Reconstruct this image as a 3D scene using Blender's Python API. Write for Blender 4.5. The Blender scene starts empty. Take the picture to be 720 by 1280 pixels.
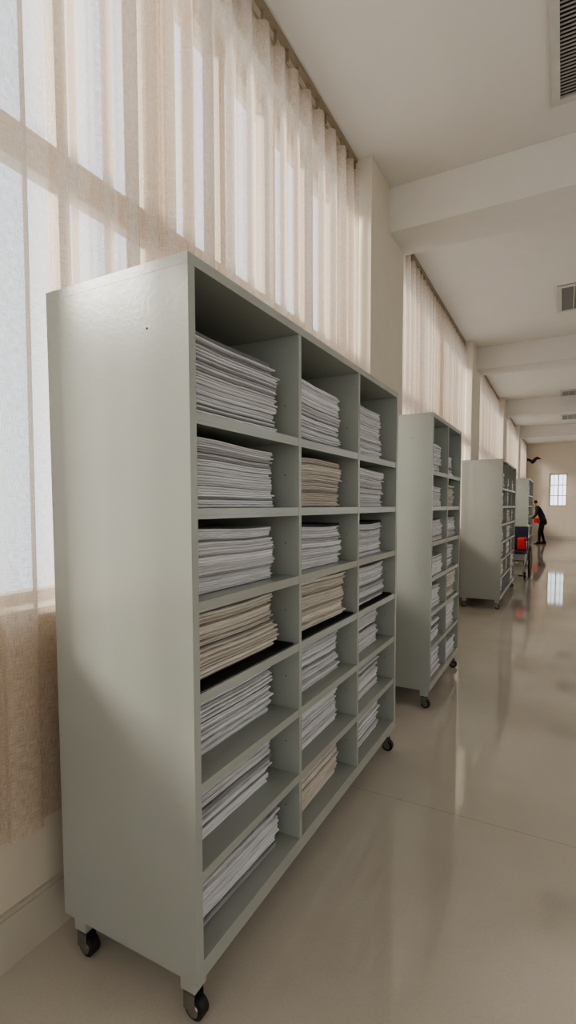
import bpy, bmesh, math, random
from mathutils import Vector, Matrix
random.seed(7)
S=bpy.context.scene
COL=S.collection

# ---------------- materials ----------------
def srgb(r,g,b):
    f=lambda c:(c/255/12.92) if c/255<=.04045 else ((c/255+.055)/1.055)**2.4
    return (f(r),f(g),f(b),1)
def new_mat(name):
    m=bpy.data.materials.new(name); m.use_nodes=True
    nt=m.node_tree
    return m,nt,nt.nodes['Principled BSDF']
def simple(name,col,rough=.5,metal=0,noise=.06,scale=6,bump=0,bscale=200,spec=.5,coat=0):
    m,nt,b=new_mat(name); N=nt.nodes; L=nt.links
    tc=N.new('ShaderNodeTexCoord'); n=N.new('ShaderNodeTexNoise'); n.inputs['Scale'].default_value=scale; n.inputs['Detail'].default_value=5
    L.new(tc.outputs['Object'],n.inputs['Vector'])
    r=N.new('ShaderNodeValToRGB')
    r.color_ramp.elements[0].position=.3; r.color_ramp.elements[1].position=.7
    r.color_ramp.elements[0].color=tuple(c*(1-noise) for c in col[:3])+(1,)
    r.color_ramp.elements[1].color=tuple(min(1,c*(1+noise)) for c in col[:3])+(1,)
    L.new(n.outputs['Fac'],r.inputs['Fac']); L.new(r.outputs['Color'],b.inputs['Base Color'])
    b.inputs['Roughness'].default_value=rough; b.inputs['Metallic'].default_value=metal
    b.inputs['Specular IOR Level'].default_value=spec
    b.inputs['Coat Weight'].default_value=coat
    if bump:
        n2=N.new('ShaderNodeTexNoise'); n2.inputs['Scale'].default_value=bscale
        L.new(tc.outputs['Object'],n2.inputs['Vector'])
        bp=N.new('ShaderNodeBump'); bp.inputs['Strength'].default_value=bump; bp.inputs['Distance'].default_value=.002
        L.new(n2.outputs['Fac'],bp.inputs['Height']); L.new(bp.outputs['Normal'],b.inputs['Normal'])
    return m
M_wall=simple('wall_paint',srgb(216,206,190),.75,noise=.02,bump=.1)
M_ceil=simple('ceiling_paint',srgb(222,217,209),.8,noise=.015,bump=.05)
M_base=simple('baseboard_paint',srgb(198,191,177),.35,noise=.03)
M_frame=simple('window_frame_paint',srgb(196,182,160),.5,noise=.03)
M_metal=simple('cabinet_enamel',srgb(166,169,162),.22,noise=.025,scale=3,bump=.12,bscale=90)
M_hole=simple('cabinet_hole',srgb(25,25,25),.8)
M_chrome=simple('caster_steel',srgb(150,150,150),.25,metal=1)
M_rub=simple('black_rubber',srgb(28,27,27),.5)
M_dark=simple('vent_dark',srgb(30,30,30),.8)
M_vent=simple('vent_enamel',srgb(200,198,190),.45)
M_slat=simple('vent_slat',srgb(165,163,157),.45)
M_rail=simple('rail_dark',srgb(150,135,115),.5)
M_black=simple('black_folder',srgb(30,29,30),.45)

def floor_mat():
    m,nt,b=new_mat('polished_floor'); N=nt.nodes; L=nt.links
    tc=N.new('ShaderNodeTexCoord')
    n=N.new('ShaderNodeTexNoise'); n.inputs['Scale'].default_value=1.1; n.inputs['Detail'].default_value=6; n.inputs['Roughness'].default_value=.6
    L.new(tc.outputs['Object'],n.inputs['Vector'])
    r=N.new('ShaderNodeValToRGB'); r.color_ramp.elements[0].position=.3; r.color_ramp.elements[1].position=.7
    r.color_ramp.elements[0].color=srgb(197,188,174); r.color_ramp.elements[1].color=srgb(210,202,189)
    L.new(n.outputs['Fac'],r.inputs['Fac'])
    n2=N.new('ShaderNodeTexNoise'); n2.inputs['Scale'].default_value=120; n2.inputs['Detail'].default_value=2
    L.new(tc.outputs['Object'],n2.inputs['Vector'])
    mx=N.new('ShaderNodeMixRGB'); mx.blend_type='OVERLAY'; mx.inputs['Fac'].default_value=.12
    L.new(r.outputs['Color'],mx.inputs[1]); L.new(n2.outputs['Fac'],mx.inputs[2])
    sep=N.new('ShaderNodeSeparateXYZ'); L.new(tc.outputs['Object'],sep.inputs[0])
    def joint(out,off,per):
        a=N.new('ShaderNodeMath'); a.operation='ADD'; a.inputs[1].default_value=off; L.new(out,a.inputs[0])
        p=N.new('ShaderNodeMath'); p.operation='PINGPONG'; p.inputs[1].default_value=per/2; L.new(a.outputs[0],p.inputs[0])
        c=N.new('ShaderNodeMath'); c.operation='LESS_THAN'; c.inputs[1].default_value=.0025; L.new(p.outputs[0],c.inputs[0])
        return c.outputs[0]
    j1=joint(sep.outputs['Y'],-2.42+30,3.0); j2=joint(sep.outputs['X'],-1.2+30,3.0)
    mm=N.new('ShaderNodeMath'); mm.operation='MAXIMUM'; L.new(j1,mm.inputs[0]); L.new(j2,mm.inputs[1])
    sc=N.new('ShaderNodeMath'); sc.operation='MULTIPLY'; sc.inputs[1].default_value=.35; L.new(mm.outputs[0],sc.inputs[0])
    mj=N.new('ShaderNodeMixRGB'); mj.inputs[2].default_value=srgb(120,108,92); L.new(sc.outputs[0],mj.inputs['Fac']); L.new(mx.outputs['Color'],mj.inputs[1])
    L.new(mj.outputs['Color'],b.inputs['Base Color'])
    rr=N.new('ShaderNodeMapRange'); rr.inputs['To Min'].default_value=.02; rr.inputs['To Max'].default_value=.08
    L.new(n.outputs['Fac'],rr.inputs['Value']); L.new(rr.outputs[0],b.inputs['Roughness'])
    b.inputs['Specular IOR Level'].default_value=1.0
    return m
M_floor=floor_mat()

def paper_mat():
    m,nt,b=new_mat('booklet_paper'); N=nt.nodes; L=nt.links
    a=N.new('ShaderNodeVertexColor'); a.layer_name='Col'
    tc=N.new('ShaderNodeTexCoord'); mp=N.new('ShaderNodeMapping'); mp.inputs['Scale'].default_value=(8,8,700)
    L.new(tc.outputs['Object'],mp.inputs['Vector'])
    n=N.new('ShaderNodeTexNoise'); n.inputs['Scale'].default_value=1; n.inputs['Detail'].default_value=2
    L.new(mp.outputs[0],n.inputs['Vector'])
    r=N.new('ShaderNodeMapRange'); r.inputs['From Min'].default_value=.3; r.inputs['From Max'].default_value=.6; r.inputs['To Min'].default_value=.72; r.inputs['To Max'].default_value=1
    L.new(n.outputs['Fac'],r.inputs['Value'])
    mx=N.new('ShaderNodeMixRGB'); mx.blend_type='MULTIPLY'; mx.inputs['Fac'].default_value=1
    L.new(a.outputs['Color'],mx.inputs[1]); L.new(r.outputs[0],mx.inputs[2])
    L.new(mx.outputs['Color'],b.inputs['Base Color']); b.inputs['Roughness'].default_value=.7
    b.inputs['Specular IOR Level'].default_value=.2
    return m
M_paper=paper_mat()

def curtain_mat():
    m,nt,b=new_mat('sheer_linen'); N=nt.nodes; L=nt.links
    out=N['Material Output']; N.remove(b)
    uv=N.new('ShaderNodeUVMap'); uv.uv_map='UVMap'
    def wave(sx,sy,dirn):
        mp=N.new('ShaderNodeMapping'); mp.inputs['Scale'].default_value=(sx,sy,1); L.new(uv.outputs[0],mp.inputs['Vector'])
        n=N.new('ShaderNodeTexNoise'); n.inputs['Scale'].default_value=1; n.inputs['Detail'].default_value=2.0; L.new(mp.outputs[0],n.inputs['Vector'])
        return n.outputs['Fac']
    a=wave(520,30,'X'); c=wave(26,480,'Y')
    ad=N.new('ShaderNodeMath'); ad.operation='ADD'; L.new(a,ad.inputs[0]); L.new(c,ad.inputs[1])
    mr=N.new('ShaderNodeMapRange'); mr.inputs['From Min'].default_value=.8; mr.inputs['From Max'].default_value=1.2
    mr.inputs['To Min'].default_value=.42; mr.inputs['To Max'].default_value=.16
    L.new(ad.outputs[0],mr.inputs['Value'])
    col=N.new('ShaderNodeValToRGB'); col.color_ramp.elements[0].position=.35; col.color_ramp.elements[1].position=.65
    col.color_ramp.elements[0].color=srgb(212,195,178); col.color_ramp.elements[1].color=srgb(224,208,192)
    hf=N.new('ShaderNodeMath'); hf.operation='MULTIPLY'; hf.inputs[1].default_value=.5; L.new(ad.outputs[0],hf.inputs[0]); L.new(hf.outputs[0],col.inputs['Fac'])
    df=N.new('ShaderNodeBsdfDiffuse'); L.new(col.outputs[0],df.inputs['Color'])
    tl=N.new('ShaderNodeBsdfTranslucent'); L.new(col.outputs[0],tl.inputs['Color'])
    m1=N.new('ShaderNodeMixShader'); m1.inputs[0].default_value=.40; L.new(df.outputs[0],m1.inputs[1]); L.new(tl.outputs[0],m1.inputs[2])
    tr=N.new('ShaderNodeBsdfTransparent'); m2=N.new('ShaderNodeMixShader')
    L.new(mr.outputs[0],m2.inputs[0]); L.new(m1.outputs[0],m2.inputs[1]); L.new(tr.outputs[0],m2.inputs[2])
    L.new(m2.outputs[0],out.inputs['Surface'])
    return m
M_curt=curtain_mat()
def glass_mat():
    m,nt,b=new_mat('window_glass'); N=nt.nodes; L=nt.links
    out=N['Material Output']; N.remove(b)
    tr=N.new('ShaderNodeBsdfTransparent'); tr.inputs[0].default_value=(.95,.97,.98,1)
    g=N.new('ShaderNodeBsdfGlossy'); g.inputs['Roughness'].default_value=.02
    mx=N.new('ShaderNodeMixShader'); mx.inputs[0].default_value=.05
    L.new(tr.outputs[0],mx.inputs[1]); L.new(g.outputs[0],mx.inputs[2]); L.new(mx.outputs[0],out.inputs['Surface'])
    return m
M_glass=glass_mat()

# ---------------- mesh helpers ----------------
class MB:
    def __init__(s): s.bm=bmesh.new(); s.mats=[]
    def mi(s,m):
        if m not in s.mats: s.mats.append(m)
        return s.mats.index(m)
    def box(s,x0,x1,y0,y1,z0,z1,m,M=None):
        v=[s.bm.verts.new((x,y,z)) for x in(x0,x1) for y in(y0,y1) for z in(z0,z1)]
        if M is not None:
            for q in v: q.co=M@q.co
        i=s.mi(m)
        for f in((0,1,3,2),(4,6,7,5),(0,4,5,1),(2,3,7,6),(0,2,6,4),(1,5,7,3)):
            F=s.bm.faces.new([v[k] for k in f]); F.material_index=i
    def cyl(s,p0,p1,r,m,seg=16,r2=None,smooth=True):
        p0=Vector(p0);p1=Vector(p1); d=p1-p0
        rot=d.to_track_quat('Z','Y').to_matrix().to_4x4()
        M=Matrix.Translation((p0+p1)/2)@rot
        ret=bmesh.ops.create_cone(s.bm,cap_ends=True,segments=seg,radius1=r,radius2=r if r2 is None else r2,depth=d.length,matrix=M)
        i=s.mi(m)
        for v in ret['verts']:
            for f in v.link_faces:
                f.material_index=i
                if smooth and len(f.verts)==4: f.smooth=True
    def torus(s,c,axis,R,r,m,seg=32,ms=8):
        c=Vector(c); q=Vector(axis).to_track_quat('Z','Y').to_matrix(); i=s.mi(m)
        g=[[s.bm.verts.new(c+q@Vector(((R+r*math.cos(b))*math.cos(a),(R+r*math.cos(b))*math.sin(a),r*math.sin(b)))) for b in [2*math.pi*k/ms for k in range(ms)]] for a in [2*math.pi*k/seg for k in range(seg)]]
        for a in range(seg):
            for b in range(ms):
                f=s.bm.faces.new((g[a][b],g[(a+1)%seg][b],g[(a+1)%seg][(b+1)%ms],g[a][(b+1)%ms])); f.material_index=i; f.smooth=True
    def obj(s,name,parent=None,bevel=0,loc=None):
        bmesh.ops.recalc_face_normals(s.bm,faces=s.bm.faces[:])
        me=bpy.data.meshes.new(name); s.bm.to_mesh(me); s.bm.free()
        for m in s.mats: me.materials.append(m)
        o=bpy.data.objects.new(name,me); COL.objects.link(o)
        if parent: o.parent=parent
        if loc: o.location=loc
        if bevel:
            b=o.modifiers.new('bevel','BEVEL'); b.width=bevel; b.segments=2; b.limit_method='ANGLE'
        return o
def empty(name,loc=(0,0,0)):
    e=bpy.data.objects.new(name,None); e.location=loc; e.empty_display_size=.2; COL.objects.link(e); return e

# ---------------- room ----------------
CZ=4.09; BZ=3.73; XW=-1.52; XP=-1.335; XO=-1.78; XR=3.3; YB=-4.2; YE=24.5
b=MB(); b.box(XO,XR+.25,YB-.25,YE+.25,-.2,0,M_floor); b.obj('floor')
b=MB(); b.box(XO,XR+.25,YB-.25,YE+.25,CZ,CZ+.2,M_ceil); b.obj('ceiling')
pil=[(-1.05,-.18),(3.83,4.72),(8.73,9.62),(13.63,14.5),(18.53,19.4)]
SILL=1.10; HEAD=3.88
b=MB()
b.box(XO,XW,YB,YE,0,SILL,M_wall)
b.box(XO,XW,YB,YE,HEAD,CZ,M_wall)
for p0,p1 in pil: b.box(XO,XW,p0,p1,SILL,HEAD,M_wall)
b.box(XO,XW,YB,YB+.5,SILL,HEAD,M_wall)
b.box(XO,XW,YE-.6,YE,SILL,HEAD,M_wall)
b.obj('wall_left')
for p0,p1 in pil:
    b=MB(); b.box(XW,XP,p0,p1,0,CZ,M_wall); b.obj('pillar',bevel=.004)
for i,(p0,p1) in enumerate(pil):
    b=MB(); b.box(XW,XR,p0+.46,p1+.02,BZ,CZ,M_ceil); b.obj('ceiling_beam',bevel=.004)
b=MB()
for a0,a1 in [(YB,pil[0][0])]+[(pil[i][1],pil[i+1][0]) for i in range(4)]+[(pil[4][1],YE)]:
    b.box(XW,XW+.02,a0,a1,0,.165,M_base); b.box(XW,XW+.012,a0,a1,.165,.178,M_base)
for p0,p1 in pil:
    b.box(XP,XP+.02,p0-.02,p1+.02,0,.165,M_base); b.box(XW+.02,XP,p0-.02,p0,0,.165,M_base); b.box(XW+.02,XP,p1,p1+.02,0,.165,M_base)
b.obj('baseboard_left')
b=MB(); X0,X1=XR,XR+.25
b.box(X0,X1,YB,YE,0,.95,M_wall); b.box(X0,X1,YB,YE,3.1,CZ,M_wall)
wr=[(-2.6,.2),(1.6,3.6),(6.4,8.6),(11,13.4),(16,18.4),(20.6,23)]  # unseen openings, added to bring in fill light from the right
y=YB
for a0,a1 in wr: b.box(X0,X1,y,a0,.95,3.1,M_wall); y=a1
b.box(X0,X1,y,YE,.95,3.1,M_wall); b.obj('wall_right')
b=MB(); b.box(XR-.02,XR,YB,YE,0,.165,M_base); b.obj('baseboard_right')
b=MB(); b.box(XO,XR+.25,YB-.25,YB,0,.9,M_wall); b.box(XO,XR+.25,YB-.25,YB,3.4,CZ,M_wall)
b.box(XO,-.9,YB-.25,YB,.9,3.4,M_wall); b.box(2.6,XR+.25,YB-.25,YB,.9,3.4,M_wall); b.obj('wall_back')
wx0,wx1,wz0,wz1=-.54,.14,1.42,2.80
b=MB(); b.box(XO,wx0,YE,YE+.25,0,CZ,M_wall); b.box(wx1,XR+.25,YE,YE+.25,0,CZ,M_wall)
b.box(wx0,wx1,YE,YE+.25,0,wz0,M_wall); b.box(wx0,wx1,YE,YE+.25,wz1,CZ,M_wall); b.obj('wall_end')
b=MB(); b.box(XW+.02,XR-.02,YE-.02,YE,0,.165,M_base); b.obj('baseboard_end')

wn=[0]
def window(axis,c,a0,a1,z0,z1,vs,hs,fw=.06,d=.06):
    wn[0]+=1
    b=MB()
    def bx(a,bb,za,zb,dd=d,m=M_frame,off=0):
        if axis=='X': b.box(c+off,c+off+dd,a,bb,za,zb,m)
        else: b.box(a,bb,c+off,c+off+dd,za,zb,m)
    bx(a0,a1,z0,z0+fw); bx(a0,a1,z1-fw,z1); bx(a0,a0+fw,z0+fw,z1-fw); bx(a1-fw,a1,z0+fw,z1-fw)
    hs=sorted(hs); rows=[z0+fw]+[q for h,w in hs for q in (h-w/2,h+w/2)]+[z1-fw]
    for h,w in hs: bx(a0+fw,a1-fw,h-w/2,h+w/2)
    for v,w in vs:
        for k in range(0,len(rows),2): bx(v-w/2,v+w/2,rows[k],rows[k+1])
    bx(a0+fw,a1-fw,z0+fw,z1-fw,.005,M_glass,d*.45)
    return b.obj('window_%d'%wn[0])
secs=[(YB+.5,pil[0][0])]+[(pil[i][1],pil[i+1][0]) for i in range(4)]+[(pil[4][1],YE-.6)]
for a0,a1 in secs:
    n=max(2,round((a1-a0)/.5)); vs=[(a0+(a1-a0)*k/n,.05 if k%2 else .13) for k in range(1,n)]
    window('X',-1.70,a0,a1,SILL,HEAD,vs,[(2.68,.13)])
for a0,a1 in wr:
    window('X',XR+.1,a0,a1,.95,3.1,[((a0+a1)/2,.06)],[(2.3,.06)])  # unseen right-wall windows, added so sky light reaches the shelf fronts
window('Y',YB-.15,-.9,2.6,.9,3.4,[(.25,.06),(1.4,.06)],[(2.4,.06)])  # unseen window behind the camera, added for light from that side
window('Y',YE+.08,wx0,wx1,wz0,wz1,[(wx0+.17,.02),(wx0+.34,.045),(wx0+.51,.02)],[(wz0+.45,.03),(wz0+.9,.03)],fw=.05)
b=MB()
for a0,a1 in secs: b.box(XW-.12,XW+.015,a0+.005,a1-.005,SILL,SILL+.025,M_frame)
b.obj('trim_sill')

# ---------------- curtains ----------------
def curtain(y0,y1,zt,zb,seed,flat_to=None):
    rnd=random.Random(seed)
    step=.009
    n=int((y1-y0)/step); phase=0
    me=bpy.data.meshes.new('curtain'); verts=[];faces=[];uvs=[]
    nz=30
    amp=[];phs=[];ov=[]
    k1,k2,k3=[rnd.uniform(0,6) for _ in range(3)]
    for i in range(n+1):
        y=y0+(y1-y0)*i/n
        wl=.155*(1+.22*math.sin(y*2.3+k1)+.15*math.sin(y*5.1+k2))
        a=.038*(1+.2*math.sin(y*3.3+k3)); o=.021
        if flat_to is not None and y<flat_to:
            t=min(1,(flat_to-y)/.25); wl=wl*(1+.35*t); a*=1-.25*t; o*=1-.15*t
        phase+=(y1-y0)/n*2*math.pi/wl
        phs.append(phase); amp.append(min(a,.042)); ov.append(o)
    for j in range(nz+1):
        v=j/nz; z=zt+(zb-zt)*v
        for i in range(n+1):
            y=y0+(y1-y0)*i/n; p=phs[i]
            tt=min(1,v*7)
            drift=.5*math.sin(v*3+i*.016+seed)*v
            s=math.cos(p+drift); s=math.copysign(abs(s)**.8,s)
            s2=math.sin(2*p+1.1+drift*2)
            x=-1.460+amp[i]*((.6+.4*tt)*s*.9+(.1+.25*(1-tt))*s2)
            x=min(max(x,-1.498),-1.418)
            zz=z+(.014*math.cos(p) if j==0 else 0)
            yy=y+ov[i]*math.sin(2*(p+drift))*(.35+.65*tt)
            yy=min(max(yy,y0),y1)
            verts.append((x,yy,zz))
            uvs.append((y*1.9,z))
    for j in range(nz):
        for i in range(n):
            a=j*(n+1)+i; faces.append((a,a+1,a+n+2,a+n+1))
    me.from_pydata(verts,[],faces)
    ul=me.uv_layers.new(name='UVMap')
    for l in me.loops: ul.data[l.index].uv=uvs[l.vertex_index]
    for p in me.polygons: p.use_smooth=True
    me.materials.append(M_curt)
    o=bpy.data.objects.new('curtain',me); COL.objects.link(o)
cs=[(pil[0][1]+.03,pil[1][0]-.03),(pil[1][1]+.03,pil[2][0]-.03),(pil[2][1]+.03,pil[3][0]-.03),(pil[3][1]+.03,pil[4][0]-.03),(pil[4][1]+.03,YE-.1),(YB+.1,pil[0][0]-.03)]  # last span: unseen curtain behind the camera, added to stop sharp sun shadows
for i,(a0,a1) in enumerate(cs):
    curtain(a0,a1,CZ-.105,.43,i+3,flat_to=1.55 if i==0 else None)
    b=MB(); b.box(-1.475,-1.445,a0-.02,a1+.02,CZ-.03,CZ,M_rail)
    y=a0+.03
    while y<a1: b.box(-1.468,-1.452,y,y+.012,CZ-.09,CZ-.03,M_rail); y+=.135
    b.obj('curtain_rail')

# ---------------- shelves ----------------
H=2.1; ZB=.135; ROW=[.187+.2527*k for k in range(7)]
def caster(parent,x,y,k,big=1):
    b=MB()
    b.box(x-.026,x+.026,y-.026,y+.026,ZB-.045,ZB,M_metal)
    b.cyl((x,y,ZB-.055),(x,y,ZB-.045),.014,M_chrome)
    b.box(x-.020,x+.020,y-.022,y-.018,.03,ZB-.05,M_chrome)
    b.box(x-.020,x+.020,y+.018,y+.022,.03,ZB-.05,M_chrome)
    b.box(x-.020,x+.020,y-.022,y+.022,ZB-.057,ZB-.053,M_chrome)
    b.cyl((x+.012,y-.016,.032),(x+.012,y+.016,.032),.032,M_rub,24)
    b.cyl((x+.012,y-.0225,.032),(x+.012,y+.0225,.032),.019,M_chrome,16)
    b.obj('caster_%d'%k,parent,bevel=.0015)
def shelf(xf,y0,D,L,nb,missing=()):
    e=empty('storage_shelf',(0,0,0)); T=.028; xb=xf-D
    b=MB()
    b.box(xb,xf,y0,y0+T,ZB,H-T,M_metal); b.box(xb,xf,y0+L-T,y0+L,ZB,H-T,M_metal)
    b.box(xb,xf,y0,y0+L,H-T,H,M_metal)
    b.box(xb,xf,y0+T,y0+L-T,ZB,ROW[0],M_metal)
    b.box(xb,xb+.012,y0+T,y0+L-T,ROW[0],H-T,M_metal)
    bays=[]; t=.02
    inner=L-2*T-(nb-1)*t; w=inner/nb
    for k in range(nb):
        a0=y0+T+k*(w+t); bays.append((a0,a0+w))
        if k<nb-1: b.box(xb+.012,xf-.002,a0+w,a0+w+t,ROW[0],H-T,M_metal)
        for r in range(1,7):
            b.box(xb+.012,xf-.004,a0,a0+w,ROW[r]-.02,ROW[r],M_metal)
            b.box(xf-.007,xf-.004,a0,a0+w,ROW[r]-.03,ROW[r]-.02,M_metal)
        for z in [r_+.12 for r_ in ROW]:
            for xx in (xf-.06,):
                b.cyl((xx,a0+w-.0008,z),(xx,a0+w+.0002,z),.0025,M_hole,8)
    b.obj('cabinet_body',e,bevel=.002)
    b=MB()
    b.cyl((xf-.14,y0-.0008,1.93),(xf-.14,y0+.0004,1.93),.003,M_hole,10)
    b.obj('keyhole_dot',e)  # dark disc for the keyhole on the side panel
    k=0
    for x in(xf-.045,xb+.06):
        for y in (y0+.035,y0+L-.035):
            k+=1; caster(e,x,y,k)
    return bays
def stacks(xf,D,bays,table,seed,seglen=6,tmul=1.0):
    rnd=random.Random(seed)
    verts=[];faces=[];cols=[]
    def pbox(c,x0,x1,y0,y1,z0,z1):
        base=len(verts)
        for x in(x0,x1):
            for y in(y0,y1):
                for zz in(z0,z1): verts.append((x,y,zz)); cols.append(c)
        for f in((0,1,3,2),(4,6,7,5),(0,4,5,1),(2,3,7,6),(0,2,6,4),(1,5,7,3)): faces.append(tuple(base+q for q in f))
    for bi,(a0,a1) in enumerate(bays):
        for r,ent in enumerate(table[bi]):
            if ent is None: continue
            h,rec,gap,colr,cover=ent
            zb=ROW[6-r]+.001; z=zb
            ya=a0+.012; yb=a1-gap; dep=rnd.uniform(.30,.36)
            driftx=rnd.uniform(-.012,.012); rot=rnd.uniform(-.03,.03)
            ph=rnd.uniform(0,6)
            if cover=='tray':
                pbox((.012,.012,.012),xf-.36,xf-.012,a0+.006,a1-.03,z,z+.007)
                z+=.008
            grp=0; gy=0; gx=0
            while z<zb+h:
                t=rnd.uniform(.0042,.010)*tmul
                u=(z-zb)/max(h,.01)
                if grp<=0: grp=rnd.randint(3,8); gy=rnd.gauss(0,.008); gx=rnd.gauss(0,.004)
                grp-=1
                jf=gx+rnd.gauss(0,.004); jy0=rnd.gauss(0,.003); jy1=gy+rnd.gauss(0,.006)
                if rnd.random()<.10: jf+=rnd.uniform(-.014,.012)
                jf=max(-.022,min(.02,jf))
                if colr==1: c=Vector((.79,.73,.65))
                else: c=Vector((.82,.81,.83))
                c=c*rnd.uniform(.76,1.08)
                if rnd.random()<.09: c=c*.5
                if cover=='dark' and z+t>=zb+h: c=Vector((.05,.05,.055)); t=.012; jf=.004
                if cover=='mid' and z+t>=zb+h-.012: c=Vector((.25,.25,.26))
                base=len(verts); xfr=xf-rec+jf+driftx*u
                xbk=max(xfr-dep,xf-D+.03)
                for k in range(seglen+1):
                    q=k/seglen; y=(ya+max(jy0,-.006))+(min(yb+jy1,a1-.006)-(ya+max(jy0,-.006)))*q
                    dz=.0016*math.sin(q*7+ph+z*3)*min(1,u*3)+.004*u*math.sin(q*3+ph)
                    dx=rot*(q-.5)*.5+.001*math.sin(q*20+z*300)
                    xx=min(xfr+dx,xf-.006)
                    z0=z+dz; 
                    for P in((xbk,z0),(xx-.004,z0),(xx,z0+t*.3),(xx,z0+t*.68),(xx-.004,z0+t*.97),(xbk,z0+t*.97)):
                        verts.append((P[0],y,max(P[1],zb))); cols.append(tuple(c))
                for k in range(seglen):
                    for s in range(6):
                        a=base+k*6+s; bb=base+k*6+(s+1)%6
                        faces.append((a,bb,bb+6,a+6))
                faces.append(tuple(base+s for s in range(5,-1,-1))); faces.append(tuple(base+seglen*6+s for s in range(6)))
                z+=t
            if cover=='stand':
                pbox((.012,.012,.013),xf-rec-.30,xf-rec+.0,a0+.006,a1-.07,z+.006,z+.012)
                pbox((.012,.012,.013),xf-rec-.014,xf-rec+.0,a0+.006,a1-.07,z+.012,z+.06)
    me=bpy.data.meshes.new('paper_stacks'); me.from_pydata(verts,[],faces)
    ca=me.color_attributes.new('Col','FLOAT_COLOR','POINT')
    for i,c in enumerate(cols): ca.data[i].color=(c[0],c[1],c[2],1)
    me.materials.append(M_paper)
    bm=bmesh.new(); bm.from_mesh(me); bmesh.ops.recalc_face_normals(bm,faces=bm.faces[:]); bm.to_mesh(me); bm.free()
    o=bpy.data.objects.new('paper_stacks',me); COL.objects.link(o)

D=.544
bays=shelf(-.851,1.051,D,1.877,3)
T1=[[(.245,.06,.10,0,'mid'),(.19,.06,.09,0,None),(.185,.07,.10,0,None),(.20,.045,.10,1,'tray'),(.21,.10,.06,0,None),(.19,.09,.08,0,None),(.15,.07,.07,0,'stand')],
    [(.245,.06,.09,0,None),(.195,.06,.10,1,None),(.175,.06,.11,0,'dark'),(.205,.045,.09,1,'tray'),(.225,.08,.09,0,None),(.19,.08,.08,0,None),(.185,.07,.09,1,None)],
    [(.25,.05,.14,0,None),(.185,.05,.14,0,None),(.17,.05,.13,0,'dark'),(.195,.045,.09,0,'tray'),(.23,.06,.13,0,None),(.215,.06,.12,0,None),(.18,.06,.13,0,None)]]
stacks(-.851,D,bays,T1,11)
def rt(seed,nb,p=1.0):
    r=random.Random(seed)
    return [[(r.uniform(.14,.235),r.uniform(.02,.05),r.uniform(.08,.13),1 if r.random()<.2 else 0,None) if r.random()<p else None for _ in range(7)] for _ in range(nb)]
bays=shelf(-.803,3.61,D,1.12,2); stacks(-.803,D,bays,rt(5,2),21,3,1.3)
bays=shelf(-.742,7.62,D,2.28,3); stacks(-.742,D,bays,rt(6,3,.9),22,2,1.6)
bays=shelf(-.72,13.3,D,1.9,3); stacks(-.72,D,bays,rt(8,3,.9),23,1,2.2)

# ---------------- ceiling vents ----------------
for y0 in (3.02,7.1,13.45,17.05,20.8):
    b=MB(); x0,x1=-.135,.50; y1=y0+.92
    b.box(x0,x1,y0,y1,CZ-.004,CZ,M_dark)
    w=.05
    b.box(x0,x1,y0,y0+w,CZ-.02,CZ-.004,M_vent); b.box(x0,x1,y1-w,y1,CZ-.02,CZ-.004,M_vent)
    b.box(x0,x0+w,y0+w,y1-w,CZ-.02,CZ-.004,M_vent); b.box(x1-w,x1,y0+w,y1-w,CZ-.02,CZ-.004,M_vent)
    y=y0+w+.02
    while y<y1-w-.01:
        b.box(x0+w,x1-w,y,y+.010,CZ-.011,CZ-.007,M_slat); y+=.028
    for x in (x0+w+.13,x0+w+.27,x0+w+.41): b.box(x,x+.012,y0+w,y1-w,CZ-.018,CZ-.011,M_vent)
    b.obj('ceiling_vent')

# ---------------- bird wall ornament on end wall ----------------
b=MB(); i=b.mi(M_black)
pts=[(-.30,.0),(-.24,.13),(-.10,.09),(0,.03),(.08,.12),(.20,.17),(.36,.06),(.18,.04),(.12,-.06),(.02,-.14),(-.06,-.09),(-.12,-.02),(-.20,.0)]
vf=[b.bm.verts.new((-1.22+p[0],YE-.012,3.38+p[1])) for p in pts]; vb=[b.bm.verts.new((-1.22+p[0],YE-.001,3.38+p[1])) for p in pts]
b.bm.faces.new(vf); b.bm.faces.new(vb[::-1])
for k in range(len(pts)): b.bm.faces.new((vf[k],vf[(k+1)%len(pts)],vb[(k+1)%len(pts)],vb[k]))
b.obj('bird_wall_ornament')

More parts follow.
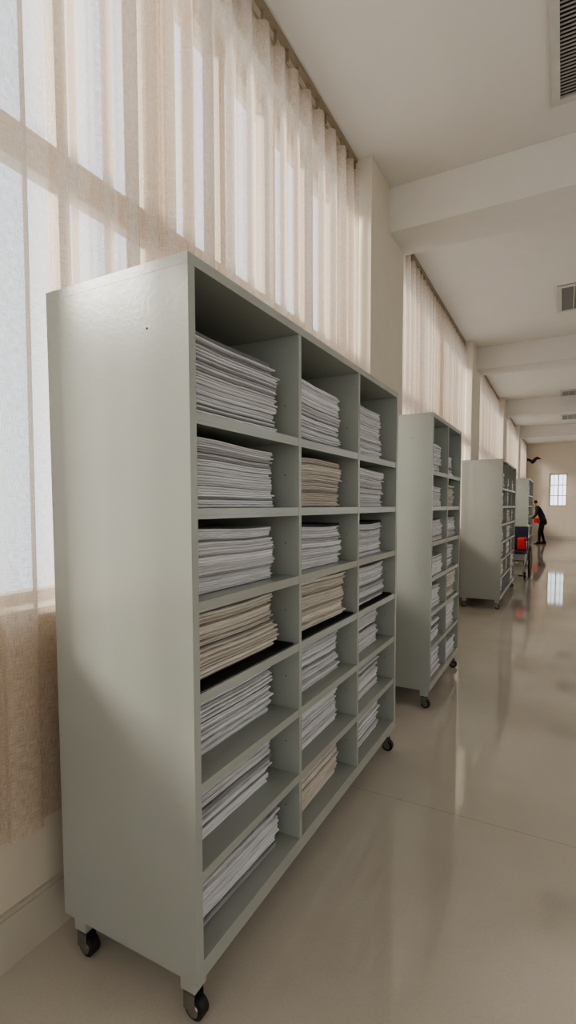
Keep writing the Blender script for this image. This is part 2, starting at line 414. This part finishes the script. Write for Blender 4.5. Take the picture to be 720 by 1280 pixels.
# ---------------- wheelchair ----------------
M_blue=simple('blue_canvas',srgb(34,38,60),.6); M_red=simple('red_fabric',srgb(190,40,32),.6)
e=empty('wheelchair',(-.86,11.35,0)); e.scale=(1.1,1.1,1.1)
b=MB()
for s in(-1,1):
    x=s*.27
    b.torus((x,0,.30),(1,0,0),.285,.015,M_rub,36); b.torus((x+s*.025,0,.30),(1,0,0),.255,.008,M_chrome,36,6)
    b.cyl((x-.02,0,.3),(x+.02,0,.3),.03,M_chrome)
    for k in range(12):
        a=k*math.pi/6; b.cyl((x,0,.3),(x,.27*math.cos(a),.3+.27*math.sin(a)),.003,M_chrome,6)
    b.torus((x*.8,-.42,.08),(1,0,0),.065,.016,M_rub,20)
    b.cyl((x*.8,-.42,.08),(x*.8,-.38,.2),.01,M_chrome)
    b.cyl((x*.82,.2,.30),(x*.82,.24,.98),.012,M_chrome)
    b.cyl((x*.82,.24,.98),(x*.82,.36,.99),.015,M_rub)
    b.cyl((x*.82,.2,.46),(x*.82,-.38,.46),.012,M_chrome); b.cyl((x*.82,-.38,.46),(x*.7,-.52,.12),.012,M_chrome)
    b.cyl((x*.82,-.38,.46),(x*.82,-.38,.2),.01,M_chrome)
    b.cyl((x*.82,.22,.68),(x*.82,-.2,.68),.012,M_chrome); b.cyl((x*.82,-.2,.68),(x*.82,-.2,.46),.01,M_chrome)
    b.box(x*.82-.025,x*.82+.025,-.2,.12,.69,.715,M_rub)
    b.box(x*.7-.07,x*.7+.05,-.6,-.47,.09,.105,M_rub)
b.box(-.22,.22,-.36,.2,.455,.50,M_blue); b.box(-.22,.22,.205,.235,.5,.93,M_blue)
b.cyl((-.22,.0,.3),(.22,0,.3),.012,M_chrome)
b.obj('frame',e,bevel=.004)
b=MB(); b.box(.06,.21,-.15,.10,.505,.74,M_red); b.obj('red_bag',e,bevel=.03)

# ---------------- person (far end, bending forward) ----------------
M_coat=simple('dark_coat',srgb(32,32,38),.8); M_trou=simple('dark_trousers',srgb(26,26,30),.8); M_skin=simple('skin',srgb(190,140,115),.5); M_hair=simple('black_hair',srgb(22,18,16),.6)
P=empty('person',(-.66,21.6,0))
def skin(name,chains,mat,root=0,sub=2):
    vs=[];rs=[];es=[];idx={}
    for ch in chains:
        prev=None
        for q in ch:
            key=tuple(round(c,4) for c in q[:3])
            if key not in idx: idx[key]=len(vs); vs.append(q[:3]); rs.append((q[3],q[4] if len(q)>4 else q[3]))
            i=idx[key]
            if prev is not None: es.append((prev,i))
            prev=i
    me=bpy.data.meshes.new(name); me.from_pydata(vs,es,[]); me.materials.append(mat)
    o=bpy.data.objects.new(name,me); COL.objects.link(o); o.parent=P
    me_s=o.modifiers.new('skin','SKIN'); 
    sv=me.skin_vertices[0].data
    for i,r in enumerate(rs): sv[i].radius=r
    sv[root].use_root=True
    me_s.use_smooth_shade=True
    s=o.modifiers.new('sub','SUBSURF'); s.levels=sub; s.render_levels=sub
    return o
pel=(0,0,.92,.15,.13)
skin('coat',[[pel,(-.05,0,1.07,.13,.12),(-.13,0,1.25,.16,.12),(-.19,0,1.36,.11,.10),(-.24,0,1.43,.05,.05)],
  [(-.19,0,1.36,.11,.10),(-.20,.17,1.33,.065),(-.26,.22,1.08,.05),(-.42,.19,.94,.04),],
  [(-.19,0,1.36,.11,.10),(-.20,-.17,1.33,.065),(-.24,-.23,1.08,.05),(-.40,-.20,.93,.04)],
  [pel,(.0,0,.80,.16,.15)]],M_coat)
skin('trousers',[[(0,0,.9,.13,.12),(0,.09,.84,.095),(-.04,.10,.48,.065),(.06,.10,.08,.045)],
  [(0,0,.9,.13,.12),(0,-.09,.84,.095),(-.10,-.10,.49,.065),(-.10,-.10,.08,.045)]],M_trou)
skin('head',[[(-.23,0,1.41,.045),(-.27,0,1.47,.05),(-.31,0,1.53,.085,.075),(-.31,0,1.61,.08,.07)],[(-.31,0,1.53,.085,.075),(-.405,0,1.515,.012)]],M_skin)
skin('hair',[[(-.25,0,1.52,.07,.075),(-.27,0,1.60,.085,.082),(-.31,0,1.65,.07,.06)]],M_hair)
for s,hx,hz in((1,-.42,.94),(-1,-.40,.93)):
    ch=[[(hx,.195*s,hz,.028),(hx-.05,.19*s,hz-.02,.032,.018),(hx-.09,.19*s,hz-.035,.03,.015)]]
    skin('hand_%s'%('left' if s<0 else 'right'),ch,M_skin)
    for k,(dy,l) in enumerate(((-.027,.065),(-.009,.075),(.009,.07),(.026,.055))):
        y=.19*s+dy
        skin('finger',[[(hx-.085,y,hz-.033,.009),(hx-.085-l*.6,y,hz-.06,.009),(hx-.085-l*.75,y,hz-.06-l*.4,.008)]],M_skin,sub=1)
    skin('thumb',[[(hx-.03,.19*s-.02*s,hz-.01,.011),(hx-.06,.19*s-.05*s,hz-.02,.010),(hx-.09,.19*s-.055*s,hz-.04,.009)]],M_skin,sub=1)
b=MB()
for y,x in((.10,.06),(-.10,-.10)):
    b.box(x-.18,x+.07,y-.045,y+.045,0,.035,M_rub); b.box(x-.10,x+.065,y-.04,y+.04,.035,.10,M_rub)
b.obj('shoes',P,bevel=.02)
b=MB(); b.box(-.30,-.10,-.34,-.27,.80,.98,M_red); b.cyl((-.28,-.30,.98),(-.20,-.2,1.38),.008,M_black,6); b.cyl((-.12,-.30,.98),(-.16,-.19,1.38),.008,M_black,6)
b.obj('red_bag',P,bevel=.03)

# ---------------- light ----------------
w=bpy.data.worlds.new('sky'); S.world=w; w.use_nodes=True; nt=w.node_tree; N=nt.nodes; L=nt.links
bg=N['Background']
tc=N.new('ShaderNodeTexCoord'); sp=N.new('ShaderNodeSeparateXYZ'); L.new(tc.outputs['Generated'],sp.inputs[0])
mr=N.new('ShaderNodeMapRange'); mr.inputs['From Min'].default_value=-1; mr.inputs['From Max'].default_value=1; L.new(sp.outputs['X'],mr.inputs['Value'])
cr=N.new('ShaderNodeValToRGB'); cr.color_ramp.elements[0].color=(.76,.88,1,1); cr.color_ramp.elements[1].color=(.66,.65,.64,1)
L.new(mr.outputs[0],cr.inputs['Fac']); L.new(cr.outputs[0],bg.inputs['Color']); bg.inputs['Strength'].default_value=2.3
sl=bpy.data.lights.new('sun','SUN'); sl.energy=9; sl.color=(1,.90,.79); sl.angle=.26
so=bpy.data.objects.new('sun',sl); COL.objects.link(so); so.rotation_euler=Vector((1.0,.85,-.68)).to_track_quat('-Z','Y').to_euler()
try: S.view_settings.look='AgX - Medium High Contrast'
except Exception as ex: print(ex)
S.view_settings.exposure=.36

# ---------------- camera ----------------
F,cy,yaw,pitch,roll,h=638.31,671.99,.4935,-.0613,-.0029,1.455
f=Vector((-math.sin(yaw)*math.cos(pitch),math.cos(yaw)*math.cos(pitch),math.sin(pitch)))
r0=Vector((math.cos(yaw),math.sin(yaw),0)); u0=r0.cross(f)
r=r0*math.cos(roll)+u0*math.sin(roll); u=-r0*math.sin(roll)+u0*math.cos(roll)
cd=bpy.data.cameras.new('camera'); cam=bpy.data.objects.new('camera',cd); COL.objects.link(cam)
cd.sensor_fit='VERTICAL'; cd.sensor_height=36; cd.lens=F/1280*36; cd.shift_y=(cy-640)/1280; cd.clip_start=.05
cam.matrix_world=Matrix(((r.x,u.x,-f.x,0),(r.y,u.y,-f.y,0),(r.z,u.z,-f.z,h),(0,0,0,1)))
S.camera=cam
